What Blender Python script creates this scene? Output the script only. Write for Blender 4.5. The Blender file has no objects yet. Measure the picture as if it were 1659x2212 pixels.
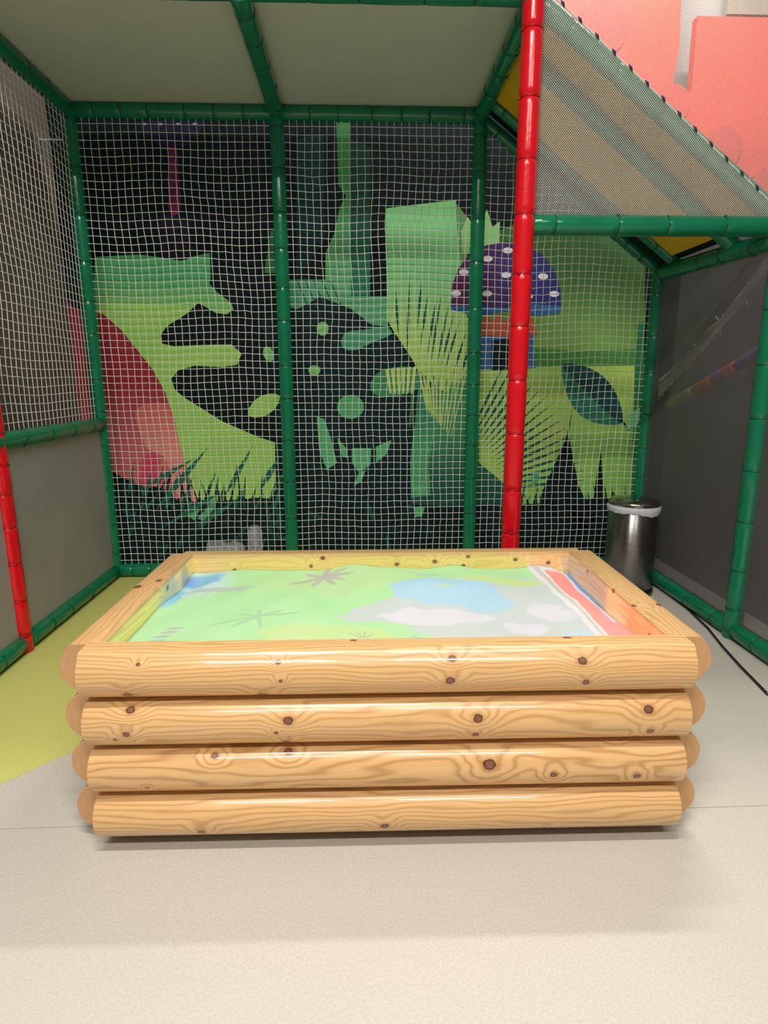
import bpy, bmesh, math, random
import numpy as np
from mathutils import Vector, Matrix
from mathutils.geometry import tessellate_polygon
random.seed(4); rng = np.random.default_rng(7)
S = bpy.context.scene
C = S.collection

# ------------------------------------------------------------------ camera
F_PX, PITCH, YAW, ROLL = 1297.84, 0.2169, 0.0389, -0.0029
CAM = Vector((1.6998, -4.0431, 1.3283))
_cp, _sp, _cy, _sy = math.cos(PITCH), math.sin(PITCH), math.cos(YAW), math.sin(YAW)
FWD = Vector((_sy*_cp, _cy*_cp, -_sp)); _r = Vector((_cy, -_sy, 0)); _u = _r.cross(FWD)
RIGHT = math.cos(ROLL)*_r + math.sin(ROLL)*_u
UP = -math.sin(ROLL)*_r + math.cos(ROLL)*_u
cd = bpy.data.cameras.new('camera'); cam = bpy.data.objects.new('camera', cd); C.objects.link(cam)
cd.sensor_fit = 'HORIZONTAL'; cd.sensor_width = 36; cd.lens = F_PX/1659*36
cd.clip_start = 0.02
m = Matrix.Identity(4)
for i in range(3):
    m[i][0], m[i][1], m[i][2], m[i][3] = RIGHT[i], UP[i], -FWD[i], CAM[i]
cam.matrix_world = m
S.camera = cam

def at(x, y, axis, val):
    """world point of a photo pixel on an axis-aligned plane of known position"""
    d = FWD + (x-829.5)/F_PX*RIGHT - (y-1106)/F_PX*UP
    k = 'XYZ'.index(axis)
    return CAM + d*((val-CAM[k])/d[k])

# ------------------------------------------------------------------ world, lamps, exposure
S.view_settings.view_transform = 'Standard'; S.view_settings.look = 'None'
S.view_settings.gamma = 1; S.view_settings.use_curve_mapping = False
S.view_settings.exposure = 0.2
W = bpy.data.worlds.new('world'); S.world = W; W.use_nodes = True
W.node_tree.nodes['Background'].inputs[0].default_value = (1.0, 0.97, 0.92, 1)
W.node_tree.nodes['Background'].inputs[1].default_value = 0.155
def strip_lamp(x, y, z, w, sx=1.5, sy=0.14):
    l = bpy.data.lights.new('ceiling_strip_lamp', 'AREA'); l.shape = 'RECTANGLE'
    l.size = sx; l.size_y = sy; l.energy = w; l.color = (1, 0.96, 0.89)
    o = bpy.data.objects.new('ceiling_strip_lamp', l); C.objects.link(o); o.location = (x, y, z)
for x, y, w in ((1.45, -4.0, 120), (0.5, -5.7, 90), (2.7, -5.7, 90)):
    strip_lamp(x, y, 4.4, w)
strip_lamp(3.3, -.62, 4.7, 90)      # lamp above the upper level

# ------------------------------------------------------------------ materials
def lin(c):
    if isinstance(c, str):
        c = c.lstrip('#'); c = [int(c[i:i+2], 16)/255 for i in (0, 2, 4)]
        c = [v/12.92 if v <= .04045 else ((v+.055)/1.055)**2.4 for v in c]
    return (c[0], c[1], c[2], 1)
class NT:
    def __init__(s, tree): s.t = tree
    def n(s, typ, **k):
        o = s.t.nodes.new(typ)
        for a, b in k.items(): setattr(o, a, b)
        return o
    def l(s, a, b): s.t.links.new(a, b)
    def math(s, op, a, b=None, c=None, clamp=False):
        o = s.n('ShaderNodeMath', operation=op, use_clamp=clamp)
        for i, v in enumerate((a, b, c)):
            if v is None: continue
            if isinstance(v, (int, float)): o.inputs[i].default_value = v
            else: s.l(v, o.inputs[i])
        return o.outputs[0]
    def mix(s, fac, a, b, blend='MIX'):
        o = s.n('ShaderNodeMix', data_type='RGBA', blend_type=blend)
        for i, v in ((0, fac), (6, a), (7, b)):
            if isinstance(v, (int, float)): o.inputs[i].default_value = v
            elif isinstance(v, (tuple, list)): o.inputs[i].default_value = v
            else: s.l(v, o.inputs[i])
        return o.outputs[2]
    def maprange(s, v, a, b, c=0., d=1., kind='SMOOTHSTEP'):
        o = s.n('ShaderNodeMapRange', interpolation_type=kind)
        s.l(v, o.inputs[0])
        for i, q in zip((1, 2, 3, 4), (a, b, c, d)): o.inputs[i].default_value = q
        return o.outputs[0]
    def noise(s, vec, scale, detail=3, rough=.5, out='Fac'):
        o = s.n('ShaderNodeTexNoise'); o.inputs['Scale'].default_value = scale
        o.inputs['Detail'].default_value = detail; o.inputs['Roughness'].default_value = rough
        if vec is not None: s.l(vec, o.inputs['Vector'])
        return o.outputs[out]
    def scale(s, vec, sc, loc=(0, 0, 0)):
        o = s.n('ShaderNodeMapping'); s.l(vec, o.inputs[0])
        o.inputs['Scale'].default_value = sc; o.inputs['Location'].default_value = loc
        return o.outputs[0]
def newmat(name):
    mt = bpy.data.materials.new(name); mt.use_nodes = True
    k = NT(mt.node_tree); b = mt.node_tree.nodes['Principled BSDF']
    return mt, k, b
def setp(b, rough=.5, metal=0, spec=.5, coat=0, coatr=.1):
    b.inputs['Roughness'].default_value = rough; b.inputs['Metallic'].default_value = metal
    b.inputs['Specular IOR Level'].default_value = spec
    b.inputs['Coat Weight'].default_value = coat; b.inputs['Coat Roughness'].default_value = coatr
def bump(k, b, h, strength=.3, dist=.01):
    o = k.n('ShaderNodeBump'); o.inputs['Strength'].default_value = strength; o.inputs['Distance'].default_value = dist
    k.l(h, o.inputs['Height']); k.l(o.outputs[0], b.inputs['Normal'])
def simple(name, col, rough=.5, metal=0, var=.12, vscale=6, bumps=0, bscale=80, coat=0, spec=.5):
    mt, k, b = newmat(name); setp(b, rough, metal, spec, coat)
    co = k.n('ShaderNodeTexCoord').outputs['Object']
    c = lin(col); n = k.noise(co, vscale, 4)
    lo = tuple(v*(1-var) for v in c[:3])+(1,); hi = tuple(min(1, v*(1+var)) for v in c[:3])+(1,)
    k.l(k.mix(n, lo, hi), b.inputs['Base Color'])
    if bumps: bump(k, b, k.noise(co, bscale, 3), bumps, .004)
    return mt
M = {}
M['green'] = simple('green_vinyl_foam', (.004, .175, .078), .17, var=.25, vscale=9, bumps=.25, bscale=34)
M['red'] = simple('red_vinyl_foam', (.68, .004, .012), .22, var=.12, vscale=9, bumps=.3, bscale=26)
M['tie_g'] = simple('green_cable_tie', (.003, .09, .04), .3)
M['tie_r'] = simple('red_cable_tie', (.42, .002, .006), .3)
M['cord'] = simple('white_net_cord', (.74, .74, .69), .8)
M['finecord'] = simple('fine_mesh_cord', (.62, .60, .56), .7)
M['roof'] = simple('grey_vinyl_roof', (.52, .55, .46), .55, var=.06, vscale=2, bumps=.1, bscale=150)
M['yellow'] = simple('yellow_vinyl', (.75, .43, .01), .45)
M['black'] = simple('gap_darkening_black', (.008, .009, .009), .6)  # for the sheet added to darken the ramp gaps
M['taupe'] = simple('taupe_wall_paint', (.17, .142, .115), .8, var=.15, vscale=3)
M['darkwall'] = simple('dark_wall_paint', (.13, .12, .125), .8)
M['wall'] = simple('pale_grey_wall', (.42, .40, .39), .8)
M['coral'] = simple('coral_vinyl', (.95, .11, .08), .5, var=.05)
M['coral2'] = simple('pink_coral_vinyl', (.80, .10, .085), .5, var=.05)
M['greypanel'] = simple('grey_woven_panel', (.34, .325, .315), .6, var=.2, vscale=3, bumps=.25, bscale=300)
M['chrome'] = simple('brushed_steel', (.17, .165, .16), .28, metal=1, var=.05)
mt, k, b = newmat('brushed_bin_steel'); setp(b, .30, 1)
b.inputs['Base Color'].default_value = (.26, .25, .24, 1); b.inputs['Anisotropic'].default_value = .9; b.inputs['Anisotropic Rotation'].default_value = .25
tn = k.n('ShaderNodeTangent', direction_type='RADIAL', axis='Z'); k.l(tn.outputs[0], b.inputs['Tangent'])
co = k.n('ShaderNodeTexCoord').outputs['Object']
rn = k.noise(k.scale(co, (1, 1, 160)), 3, 2); k.l(k.maprange(rn, .3, .7, .26, .34), b.inputs['Roughness']); M['binsteel'] = mt
M['lid'] = simple('polished_steel_lid', (.40, .38, .36), .14, metal=1, var=.03)
M['blackplastic'] = simple('black_plastic', (.012, .012, .013), .25)
M['bag'] = simple('white_bin_bag', (.62, .62, .68), .45, bumps=.6, bscale=60)
M['white'] = simple('white_plastic', (.7, .72, .7), .4)
M['lace'] = simple('navy_lacing_cord', (.02, .025, .06), .6)

def screen_mat(name, col, see):
    mt, k, b = newmat(name); setp(b, .55)
    co = k.n('ShaderNodeTexCoord').outputs['Object']
    n = k.noise(co, 2.2, 4); c = lin(col)
    k.l(k.mix(n, tuple(v*.75 for v in c[:3])+(1,), tuple(v*1.25 for v in c[:3])+(1,)), b.inputs['Base Color'])
    sp = k.n('ShaderNodeSeparateXYZ'); k.l(co, sp.inputs[0])
    a = k.math('SINE', k.math('MULTIPLY', sp.outputs[1], 900)); z = k.math('SINE', k.math('MULTIPLY', sp.outputs[2], 900))
    w = k.math('MULTIPLY', a, z)
    b.inputs['Alpha'].default_value = 1
    k.l(k.math('ADD', k.math('MULTIPLY', w, .10), 1-see), b.inputs['Alpha'])
    return mt
M['screen'] = screen_mat('dark_mesh_screen', (.165, .155, .16), .6)

def floor_mat(name, col, col2):
    mt, k, b = newmat(name); setp(b, .55, spec=.35)
    co = k.n('ShaderNodeTexCoord').outputs['Object']
    big = k.noise(co, 1.3, 4); fine = k.noise(co, 130, 2); sp = k.noise(co, 330, 1)
    c = k.mix(big, lin(col), lin(col2))
    c = k.mix(k.math('MULTIPLY', k.maprange(fine, .35, .65), .16), c, tuple(v*.62 for v in lin(col)[:3])+(1,))
    c = k.mix(k.math('MULTIPLY', k.maprange(sp, .66, .74), .35), c, (.30, .24, .17, 1))
    k.l(c, b.inputs['Base Color'])
    bump(k, b, k.math('ADD', fine, k.math('MULTIPLY', sp, .5)), .35, .003)
    return mt
M['floor'] = floor_mat('beige_floor_vinyl', (.53, .50, .435), (.585, .55, .485))
M['lime'] = floor_mat('lime_floor_vinyl', (.58, .57, .16), (.62, .61, .19))

def wood_mat(name, knots, seed, freq=430, along='U', tint=1.0, contrast=.55):
    mt, k, b = newmat(name); setp(b, .36, coat=.5, coatr=.07)
    uv = k.n('ShaderNodeTexCoord').outputs['UV']
    uv = k.scale(uv, (1, 1, 1))
    sep = k.n('ShaderNodeSeparateXYZ'); k.l(uv, sep.inputs[0])
    v = sep.outputs[1]
    w1 = k.noise(k.scale(uv, (1.1, 6, 1), (seed*3.1, seed*1.7, seed)), 1.6, 2)
    w2 = k.noise(k.scale(uv, (5, 28, 1), (seed*2.3, seed, 0)), 1.5, 2)
    g = k.math('ADD', k.math('MULTIPLY', v, freq), k.math('MULTIPLY', w1, 42))
    g = k.math('ADD', g, k.math('MULTIPLY', w2, 3.0))
    mind = None
    for (ku, kv, kr) in knots:
        mp = k.n('ShaderNodeMapping', vector_type='TEXTURE'); k.l(uv, mp.inputs[0])
        mp.inputs['Location'].default_value = (ku, kv, 0); mp.inputs['Scale'].default_value = (kr*1.2, kr, 1)
        ln = k.n('ShaderNodeVectorMath', operation='LENGTH'); k.l(mp.outputs[0], ln.inputs[0])
        mind = ln.outputs['Value'] if mind is None else k.math('MINIMUM', mind, ln.outputs['Value'])
    if mind is not None:
        jit = k.math('MULTIPLY', k.math('SUBTRACT', k.noise(uv, 60, 2), .5), .7)
        mind = k.math('ADD', mind, jit)
        near = k.maprange(mind, 0, 6.5, 1, 0)
        g = k.math('ADD', g, k.math('MULTIPLY', near, 13))
    band = k.math('ADD', k.math('MULTIPLY', k.math('SINE', g), .5), .5)
    band = k.math('POWER', band, 2.6)
    fib = k.noise(k.scale(uv, (9, 420, 1)), 1.0, 3)
    tone = k.noise(k.scale(uv, (.9, 7, 1), (seed, 0, 0)), 1.2, 3)
    light = k.mix(tone, (.80*tint, .51*tint, .235*tint, 1), (.69*tint, .405*tint, .165*tint, 1))
    c = k.mix(k.math('MULTIPLY', band, contrast), light, (.50*tint, .26*tint, .09*tint, 1))
    c = k.mix(k.math('MULTIPLY', k.maprange(fib, .4, .75), .22), c, (.42, .22, .09, 1))
    if mind is not None:
        halo = k.maprange(mind, 1.0, 2.1, .55, 0)
        c = k.mix(halo, c, (.50, .21, .07, 1))
        core = k.maprange(mind, .85, 1.12, 1, 0)
        kc = k.mix(k.maprange(mind, .45, .95), (.22, .085, .045, 1), (.050, .022, .016, 1))
        c = k.mix(core, c, kc)
    k.l(c, b.inputs['Base Color'])
    bump(k, b, fib, .08, .002)
    return mt
mt, k, b = newmat('pine_end_grain'); setp(b, .5)
co = k.n('ShaderNodeTexCoord').outputs['Object']
n_ = k.noise(k.scale(co, (120, 120, 18)), 1, 3)
k.l(k.mix(n_, (.62, .36, .17, 1), (.50, .26, .11, 1)), b.inputs['Base Color']); M['endgrain'] = mt
mt, k, b = newmat('white_sand'); setp(b, .85, spec=.2)
co = k.n('ShaderNodeTexCoord').outputs['Object']
k.l(k.mix(k.noise(co, 500, 2), (.17, .167, .16, 1), (.235, .23, .22, 1)), b.inputs['Base Color'])
bump(k, b, k.noise(co, 240, 3), .25, .003); M['sand'] = mt
mt, k, b = newmat('clear_plastic'); setp(b, .12)
b.inputs['Base Color'].default_value = (.75, .76, .8, 1); b.inputs['Alpha'].default_value = .38
co = k.n('ShaderNodeTexCoord').outputs['Object']; bump(k, b, k.noise(co, 60, 3), .9, .01); M['clear'] = mt

# ------------------------------------------------------------------ object helpers
def obj(name, V, Fc, mats, parent=None, smooth=False, uv=None, fm=None):
    me = bpy.data.meshes.new(name); me.from_pydata([tuple(v) for v in V], [], [tuple(f) for f in Fc])
    for q in (mats if isinstance(mats, (list, tuple)) else [mats]): me.materials.append(M[q] if isinstance(q, str) else q)
    if fm is not None: me.polygons.foreach_set('material_index', fm)
    if smooth: me.polygons.foreach_set('use_smooth', [True]*len(me.polygons))
    if uv is not None:
        ul = me.uv_layers.new(name='UVMap')
        for lp in me.loops: ul.data[lp.index].uv = uv[lp.vertex_index]
    me.update()
    o = bpy.data.objects.new(name, me); C.objects.link(o)
    if parent: o.parent = parent
    return o
def tag(o, label=None, cat=None, group=None, kind=None):
    for a, v in (('label', label), ('category', cat), ('group', group), ('kind', kind)):
        if v: o[a] = v
    return o
def empty(name, loc=(0, 0, 0), rz=0):
    o = bpy.data.objects.new(name, None); C.objects.link(o); o.location = loc; o.rotation_euler = (0, 0, rz); o.empty_display_size = .1
    return o
class MB:
    def __init__(s): s.V = []; s.F = []
    def box(s, a, b):
        i = len(s.V); (x0, y0, z0), (x1, y1, z1) = a, b
        s.V += [(x0, y0, z0), (x1, y0, z0), (x1, y1, z0), (x0, y1, z0), (x0, y0, z1), (x1, y0, z1), (x1, y1, z1), (x0, y1, z1)]
        s.F += [tuple(i+q for q in f) for f in ((3, 2, 1, 0), (4, 5, 6, 7), (0, 1, 5, 4), (1, 2, 6, 5), (2, 3, 7, 6), (3, 0, 4, 7))]
        return s
    def poly(s, pts, ext):
        """planar outline pts (Vectors) thickened by vector ext"""
        i = len(s.V); n = len(pts); e = Vector(ext)
        s.V += [tuple(p) for p in pts]+[tuple(p+e) for p in pts]
        for t in tessellate_polygon([pts]):
            s.F += [tuple(i+q for q in t), tuple(i+n+q for q in reversed(t))]
        for q in range(n): s.F.append((i+q, i+(q+1) % n, i+n+(q+1) % n, i+n+q))
        return s
    def sweep(s, pts, rad, n=8, cap=True, closed=False):
        i0 = len(s.V); pts = [Vector(p) for p in pts]; N = len(pts)
        rad = rad if hasattr(rad, '__len__') else [rad]*N
        t0 = (pts[1]-pts[0]).normalized(); ref = Vector((0, 0, 1)) if abs(t0.z) < .9 else Vector((1, 0, 0))
        for j, p in enumerate(pts):
            if closed: t = (pts[(j+1) % N]-pts[j-1]).normalized()
            else: t = (pts[min(j+1, N-1)]-pts[max(j-1, 0)]).normalized()
            a = t.cross(ref).normalized(); b2 = a.cross(t)
            for q in range(n):
                an = 2*math.pi*q/n
                s.V.append(tuple(p+rad[j]*(math.cos(an)*a+math.sin(an)*b2)))
        for j in range(N if closed else N-1):
            j2 = (j+1) % N
            for q in range(n):
                q2 = (q+1) % n
                s.F.append((i0+j*n+q, i0+j*n+q2, i0+j2*n+q2, i0+j2*n+q))
        if cap and not closed:
            s.F.append(tuple(i0+q for q in reversed(range(n)))); s.F.append(tuple(i0+(N-1)*n+q for q in range(n)))
        return s
    def lathe(s, prof, n=40, centre=(0, 0)):
        i0 = len(s.V)
        for r, z in prof:
            for q in range(n):
                a = 2*math.pi*q/n; s.V.append((centre[0]+r*math.cos(a), centre[1]+r*math.sin(a), z))
        for j in range(len(prof)-1):
            for q in range(n):
                q2 = (q+1) % n
                s.F.append((i0+j*n+q, i0+j*n+q2, i0+(j+1)*n+q2, i0+(j+1)*n+q))
        s.F.append(tuple(i0+q for q in reversed(range(n)))); s.F.append(tuple(i0+(len(prof)-1)*n+q for q in range(n)))
        return s
    def build(s, name, mats, parent=None, smooth=False): return obj(name, s.V, s.F, mats, parent, smooth)

# ------------------------------------------------------------------ setting
BZ = 2.8875           # centre height of the top beams
X0, X1, X2, X3 = 0.0, 1.22, 2.45, 3.64
YF = -1.17            # front row of posts
YW = 0.30             # wall behind the netting
o = MB().box((-3, -8, -.06), (7, 2, -.004)).build('floor', 'floor'); tag(o, 'pale beige speckled vinyl floor', kind='structure'); FLOOR = o
SEAM = -2.425
MB().box((-3, -8, -.004), (7, SEAM-.0012, 0)).build('floor_sheet', 'floor', FLOOR)
# lime sheet: its front edge runs diagonally past the sandbox
lime = [Vector((-3, -6.2, -.004)), Vector((0.474, -2.215, -.004)), Vector((0.664, -2.0, -.004)), Vector((1.5, -1.2, -.004)), Vector((1.5, 1.9, -.004)), Vector((-3, 1.9, -.004))]
a1, a2 = lime[0], lime[1]
tseam = (SEAM-a1.y)/(a2.y-a1.y)
pS = a1.lerp(a2, tseam)
pS = Vector((.30, SEAM+.0012, -.004))
limeq = [pS, lime[1], lime[2], lime[3], lime[4], lime[5], Vector((-3, SEAM+.0012, -.004))]
MB().poly(limeq, (0, 0, .004)).build('lime_floor_sheet', 'lime', FLOOR)['label'] = 'lime green area of the floor'
e_ = .0012
beige = [Vector((pS.x+e_, pS.y, -.004)), Vector((7, pS.y, -.004)), Vector((7, 1.9, -.004)), Vector((1.5+e_, 1.9, -.004)), Vector((1.5+e_, -1.2, -.004)), Vector((0.664+e_, -2.0, -.004)), Vector((0.474+e_, -2.215, -.004))]
MB().poly(beige, (0, 0, .004)).build('floor_sheet', 'floor', FLOOR)
tag(MB().box((-.6, YW, 0), (6, YW+.1, 5.2)).build('wall_back', 'wall'), 'pale grey wall behind the play frame', kind='structure')
tag(MB().box((-.36, -1.75, 0), (-.26, YW, 5.2)).build('wall_left', 'taupe'), 'taupe wall beyond the left netting', kind='structure')
tag(MB().box((3.93, -2.6, 0), (4.03, YW-.016, 2.3)).build('wall_right', 'darkwall'), 'dark wall beyond the mesh screens', kind='structure')

# ------------------------------------------------------------------ mural (flat print on a panel)
mural = empty('jungle_mural', (1.7, YW, 0)); tag(mural, 'printed jungle mural with mushroom and leaves on the wall behind netting', 'mural')
def mchild(o): o.parent = mural; o.matrix_parent_inverse = mural.matrix_world.inverted(); o.location = (-1.7, -YW, 0); return o
MY = YW-.014
base_m = simple('print_dark_night_green', '#071a1c', .7, var=.25, vscale=2, spec=.15)
def parented(o):
    o.parent = mural; o.location = (-mural.location.x, -mural.location.y, 0); return o
parented(MB().box((-.26, MY, 0.0), (4.12, YW-.001, 3.06)).build('mural_panel', base_m))
_pm = {}
def br(c):
    v = lin(c); g = 1.3 if max(v[:3]) > .06 else .8
    return tuple(min(.92, q*g) for q in v[:3])+(1,)
def pmat(c1, c2=None, z1=0, z2=1, axis=2):
    key = (c1, c2, z1, z2, axis)
    if key in _pm: return _pm[key]
    mt, k, b = newmat('print_'+c1.lstrip('#')); setp(b, .7, spec=.15)
    co = k.n('ShaderNodeTexCoord').outputs['Object']
    n = k.noise(co, 5, 3)
    if c2:
        sp = k.n('ShaderNodeSeparateXYZ'); k.l(co, sp.inputs[0])
        f = k.maprange(sp.outputs[axis], z1, z2); c = k.mix(f, br(c1), br(c2))
    else: c = br(c1)
    k.l(k.mix(k.math('MULTIPLY', n, .22), c, (.02, .07, .05, 1)), b.inputs['Base Color'])
    _pm[key] = mt; return mt
def smoothpts(pts, n=5):
    N = len(pts); out = []
    for i in range(N):
        p0, p1, p2, p3 = pts[i-1], pts[i], pts[(i+1) % N], pts[(i+2) % N]
        for j in range(n):
            t = j/n
            out.append(tuple(.5*(2*p1[a]+(p2[a]-p0[a])*t+(2*p0[a]-5*p1[a]+4*p2[a]-p3[a])*t*t+(3*p1[a]-p0[a]-3*p2[a]+p3[a])*t**3) for a in (0, 1)))
    return out
def ell(cx, cy, rx, ry, rot=0, n=24, leaf=False):
    out = []; r = math.radians(rot)
    for i in range(n):
        a = 2*math.pi*i/n; x = rx*math.cos(a); y = ry*math.sin(a)
        if leaf: y = ry*math.sin(a)*abs(math.sin(a))**.35
        out.append((cx+x*math.cos(r)-y*math.sin(r), cy+x*math.sin(r)+y*math.cos(r)))
    return out
class Motif:
    def __init__(s, name, label=None): s.name, s.label, s.V, s.F, s.fm, s.ms = name, label, [], [], [], []
    def add(s, mat, pts, layer, sm=False, tess=True):
        if sm: pts = smoothpts(pts)
        if mat not in s.ms: s.ms.append(mat)
        mi = s.ms.index(mat); y = MY-.0007*layer
        P = []
        for p in pts:
            q = at(p[0], p[1], 'Y', y); q.x = min(max(q.x, -.255), 4.05); q.z = min(max(q.z, .002), 3.05); P.append(q)
        i = len(s.V); s.V += [tuple(q) for q in P]
        for t in tessellate_polygon([P]):
            t = tuple(t); a, b2, c2 = (P[q] for q in t)
            nrm = (b2-a).cross(c2-a)
            if nrm.length < 1e-9: continue
            if nrm.y > 0: t = t[::-1]
            s.F.append(tuple(i+q for q in t)); s.fm.append(mi)
        return s
    def done(s):
        o = parented(obj(s.name, s.V, s.F, s.ms, None, fm=s.fm))
        if s.label: o['label'] = s.label
        return o
# pale green clearing on the left
mo = Motif('printed_clearing', 'lime clearing with finger-shaped bays')
mo.add(pmat('#9ccf62', '#4fa468', 1.62, 2.02), [(205, 555), (300, 550), (370, 559), (410, 556), (453, 546), (455, 600), (452, 613), (470, 632), (500, 655), (504, 668), (490, 679), (466, 676), (444, 663), (428, 655), (400, 680), (360, 705), (346, 725), (350, 742), (375, 748), (440, 745), (500, 744), (522, 764), (512, 788), (480, 793), (420, 790), (385, 800), (370, 818), (378, 842), (400, 860), (480, 910), (560, 945), (625, 965), (625, 1100), (440, 1110), (380, 960), (300, 830), (200, 700)], 1)
mo.add(pmat('#8cc05c', '#98cc60', 1.0, 1.5), [(212, 655), (300, 655), (420, 662), (400, 680), (360, 705), (346, 725), (330, 790), (225, 700)], 2)
mo.done()
mo = Motif('printed_red_trunk', 'red and pink tree trunk')
mo.add(pmat('#c8646a', '#962436', .75, 1.35), [(120, 650), (160, 668), (222, 678), (262, 713), (330, 798), (358, 850), (385, 945), (410, 1040), (427, 1098), (395, 1106), (370, 1062), (330, 1050), (300, 1048), (262, 1030), (200, 990), (120, 985)], 3, False)
mo.add(pmat('#df8880', '#c85f60', .8, 1.2), [(292, 890), (330, 872), (368, 880), (385, 945), (410, 1040), (427, 1096), (395, 1103), (368, 1020), (352, 985), (318, 968)], 4, True)
mo.add(pmat('#d0405e'), [(322, 975), (345, 990), (335, 1040), (312, 1056), (304, 1010)], 5, True)
mo.add(pmat('#e8727c'), [(228, 872), (236, 900), (246, 985), (238, 985), (226, 905)], 5)
mo.done()
mo = Motif('printed_flower', 'magenta hanging flower')
mo.add(pmat('#c8326e', '#5c1440', 2.15, 2.55), [(364, 318), (381, 318), (386, 380), (391, 440), (384, 462), (371, 463), (363, 440), (365, 380)], 2, True)
mo.add(pmat('#241a34'), [(345, 470), (385, 465), (412, 500), (408, 558), (360, 556), (340, 520)], 2, True)
mo.add(pmat('#22163a'), [(305, 262), (430, 262), (430, 285), (400, 315), (345, 315), (312, 285)], 2, True)
for x in (312, 347, 385, 421): mo.add(pmat('#9a98a8'), ell(x, 268, 5, 2.5), 3)
mo.done()
mo = Motif('printed_tree', 'green tree trunk')
mo.add(pmat('#63ad74', '#2f6a3a', 1.9, 2.7), [(726, 262), (757, 262), (758, 672), (703, 660), (703, 545), (722, 505), (733, 450), (747, 424), (731, 400)], 2)
mo.add(pmat('#2f7a60', '#123f34', 1.8, 2.6), [(757, 300), (800, 320), (800, 690), (757, 672)], 1)
mo.add(pmat('#123a3e'), [(640, 300), (700, 290), (702, 520), (640, 600)], 1)
mo.add(pmat('#3c7a4a'), [(571, 590), (584, 500), (600, 492), (604, 590)], 1)
mo.add(pmat('#57a377'), [(626, 604), (703, 604), (760, 640), (835, 640), (838, 705), (800, 702), (760, 672), (690, 640), (668, 655), (642, 668), (626, 664)], 3)
for i in range(5): mo.add(pmat('#1f5a4c'), [(640+i*18, 606), (643+i*18, 606), (668+i*18, 664), (664+i*18, 662)], 4)
mo.done()
mo = Motif('printed_cliff', 'pale green block behind palm blades')
mo.add(pmat('#a9d06c', '#7cc680', 1.55, 2.05), [(833, 450), (905, 441), (985, 432), (988, 500), (1000, 600), (1012, 700), (1015, 800), (960, 850), (905, 800), (880, 760), (850, 715), (836, 690)], 3)
mo.add(pmat('#5f8f55'), [(986, 440), (1010, 470), (1010, 700), (1000, 640), (990, 540)], 3)
mo.add(pmat('#8cc27a'), [(996, 500), (1010, 468), (1018, 480), (1030, 450), (1044, 470), (1052, 452), (1064, 490), (1080, 478), (1078, 535), (1040, 550), (998, 545)], 4)
mo.done()
mo = Motif('printed_palm', 'dark palm blades')
for (tx, ty, bx, by) in ((855, 623, 860, 731), (885, 588, 878, 782), (913, 590, 900, 717), (925, 630, 907, 753), (943, 640, 922, 771), (954, 633, 929, 789), (969, 658, 943, 789), (982, 672, 950, 800), (994, 688, 958, 807), (1008, 712, 976, 818), (1016, 740, 990, 828)):
    mx, my = (tx+bx)/2, (ty+by)/2
    mo.add(pmat('#1d5a48'), [(tx, ty), (mx+3, my), (bx+1, by), (mx-3, my)], 5)
for i in range(9):
    mo.add(pmat('#3d8a60'), [(892+i*14, 800+i*4), (898+i*14, 800+i*4), (886+i*12, 925), (884+i*12, 920)], 5)
mo.add(pmat('#1a4c44', '#4d9e68', .4, 1.3), [(905, 850), (960, 835), (1030, 800), (1150, 800), (1150, 1190), (890, 1190), (886, 1000), (893, 930)], 2)
mo.add(pmat('#4aa06c', '#2c7a5c', .7, 1.2), [(912, 858), (960, 842), (946, 900), (925, 1000), (930, 1070), (888, 1075), (886, 990), (893, 925)], 3)
for i in range(11): mo.add(pmat('#a8c862'), [(895+i*11, 770+i*3), (900+i*11, 772+i*3), (926+i*5, 880+i*6), (922+i*5, 890+i*6)], 6)
mo.done()
mo = Motif('printed_fronds', 'fan of thin palm fronds')
mo.add(pmat('#aacf60', '#a6cf62', .8, 1.5), [(1035, 795), (1245, 790), (1245, 900), (1180, 1010), (1090, 1045), (1035, 1000)], 4)
for i in range(17):
    an = math.radians(64-i*3.6); ox, oy = 985+i*2, 1000+i*4
    p_ = [(ox+r*math.cos(an), oy-r*math.sin(an)) for r in (70, 150, 255)]
    w_ = 3.2; sx_, sy_ = math.sin(an)*w_, math.cos(an)*w_
    mo.add(pmat('#1c5a4a'), [p_[0], (p_[1][0]+sx_, p_[1][1]+sy_), p_[2], (p_[1][0]-sx_, p_[1][1]-sy_)], 7)
mo.done()
mo = Motif('printed_glade', 'lime glade')
mo.add(pmat('#7aa852', '#3a6030', 1.45, 2.1), [(1040, 515), (1120, 480), (1300, 470), (1412, 560), (1405, 790), (1040, 800)], 2)  # olive print, its top also darkened with shade in the colour
mo.add(pmat('#4a8a40'), [(1150, 752), (1250, 758), (1402, 752), (1400, 790), (1150, 792)], 3)
mo.add(pmat('#8fc85c', '#b4d964', .8, 1.4), [(1110, 788), (1396, 788), (1385, 1075), (1110, 1110)], 3)
mo.add(pmat('#3d8f52', '#2f7a48', .8, 1.4), [(1374, 700), (1408, 690), (1395, 1080), (1364, 1070)], 5)
mo.add(pmat('#0a1a1c'), [(1396, 480), (1520, 480), (1520, 1220), (1376, 1220), (1388, 1000)], 6)  # shaded strip of wall past the mural edge, put in as dark print
mo.done()
mo = Motif('printed_mushroom', 'purple spotted mushroom with blue stem')
mo.add(pmat('#2e5f98'), [(974, 650), (1213, 650), (1210, 676), (1160, 682), (1090, 672), (1030, 684), (974, 668)], 6)
mo.add(pmat('#5a2450', '#2e2a6e', 2.3, 2.95, 0), [(974, 662), (977, 615), (990, 580), (1015, 548), (1050, 530), (1095, 523), (1135, 530), (1172, 550), (1198, 585), (1211, 625), (1212, 660), (1150, 656), (1090, 664), (1030, 660)], 7)
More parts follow.
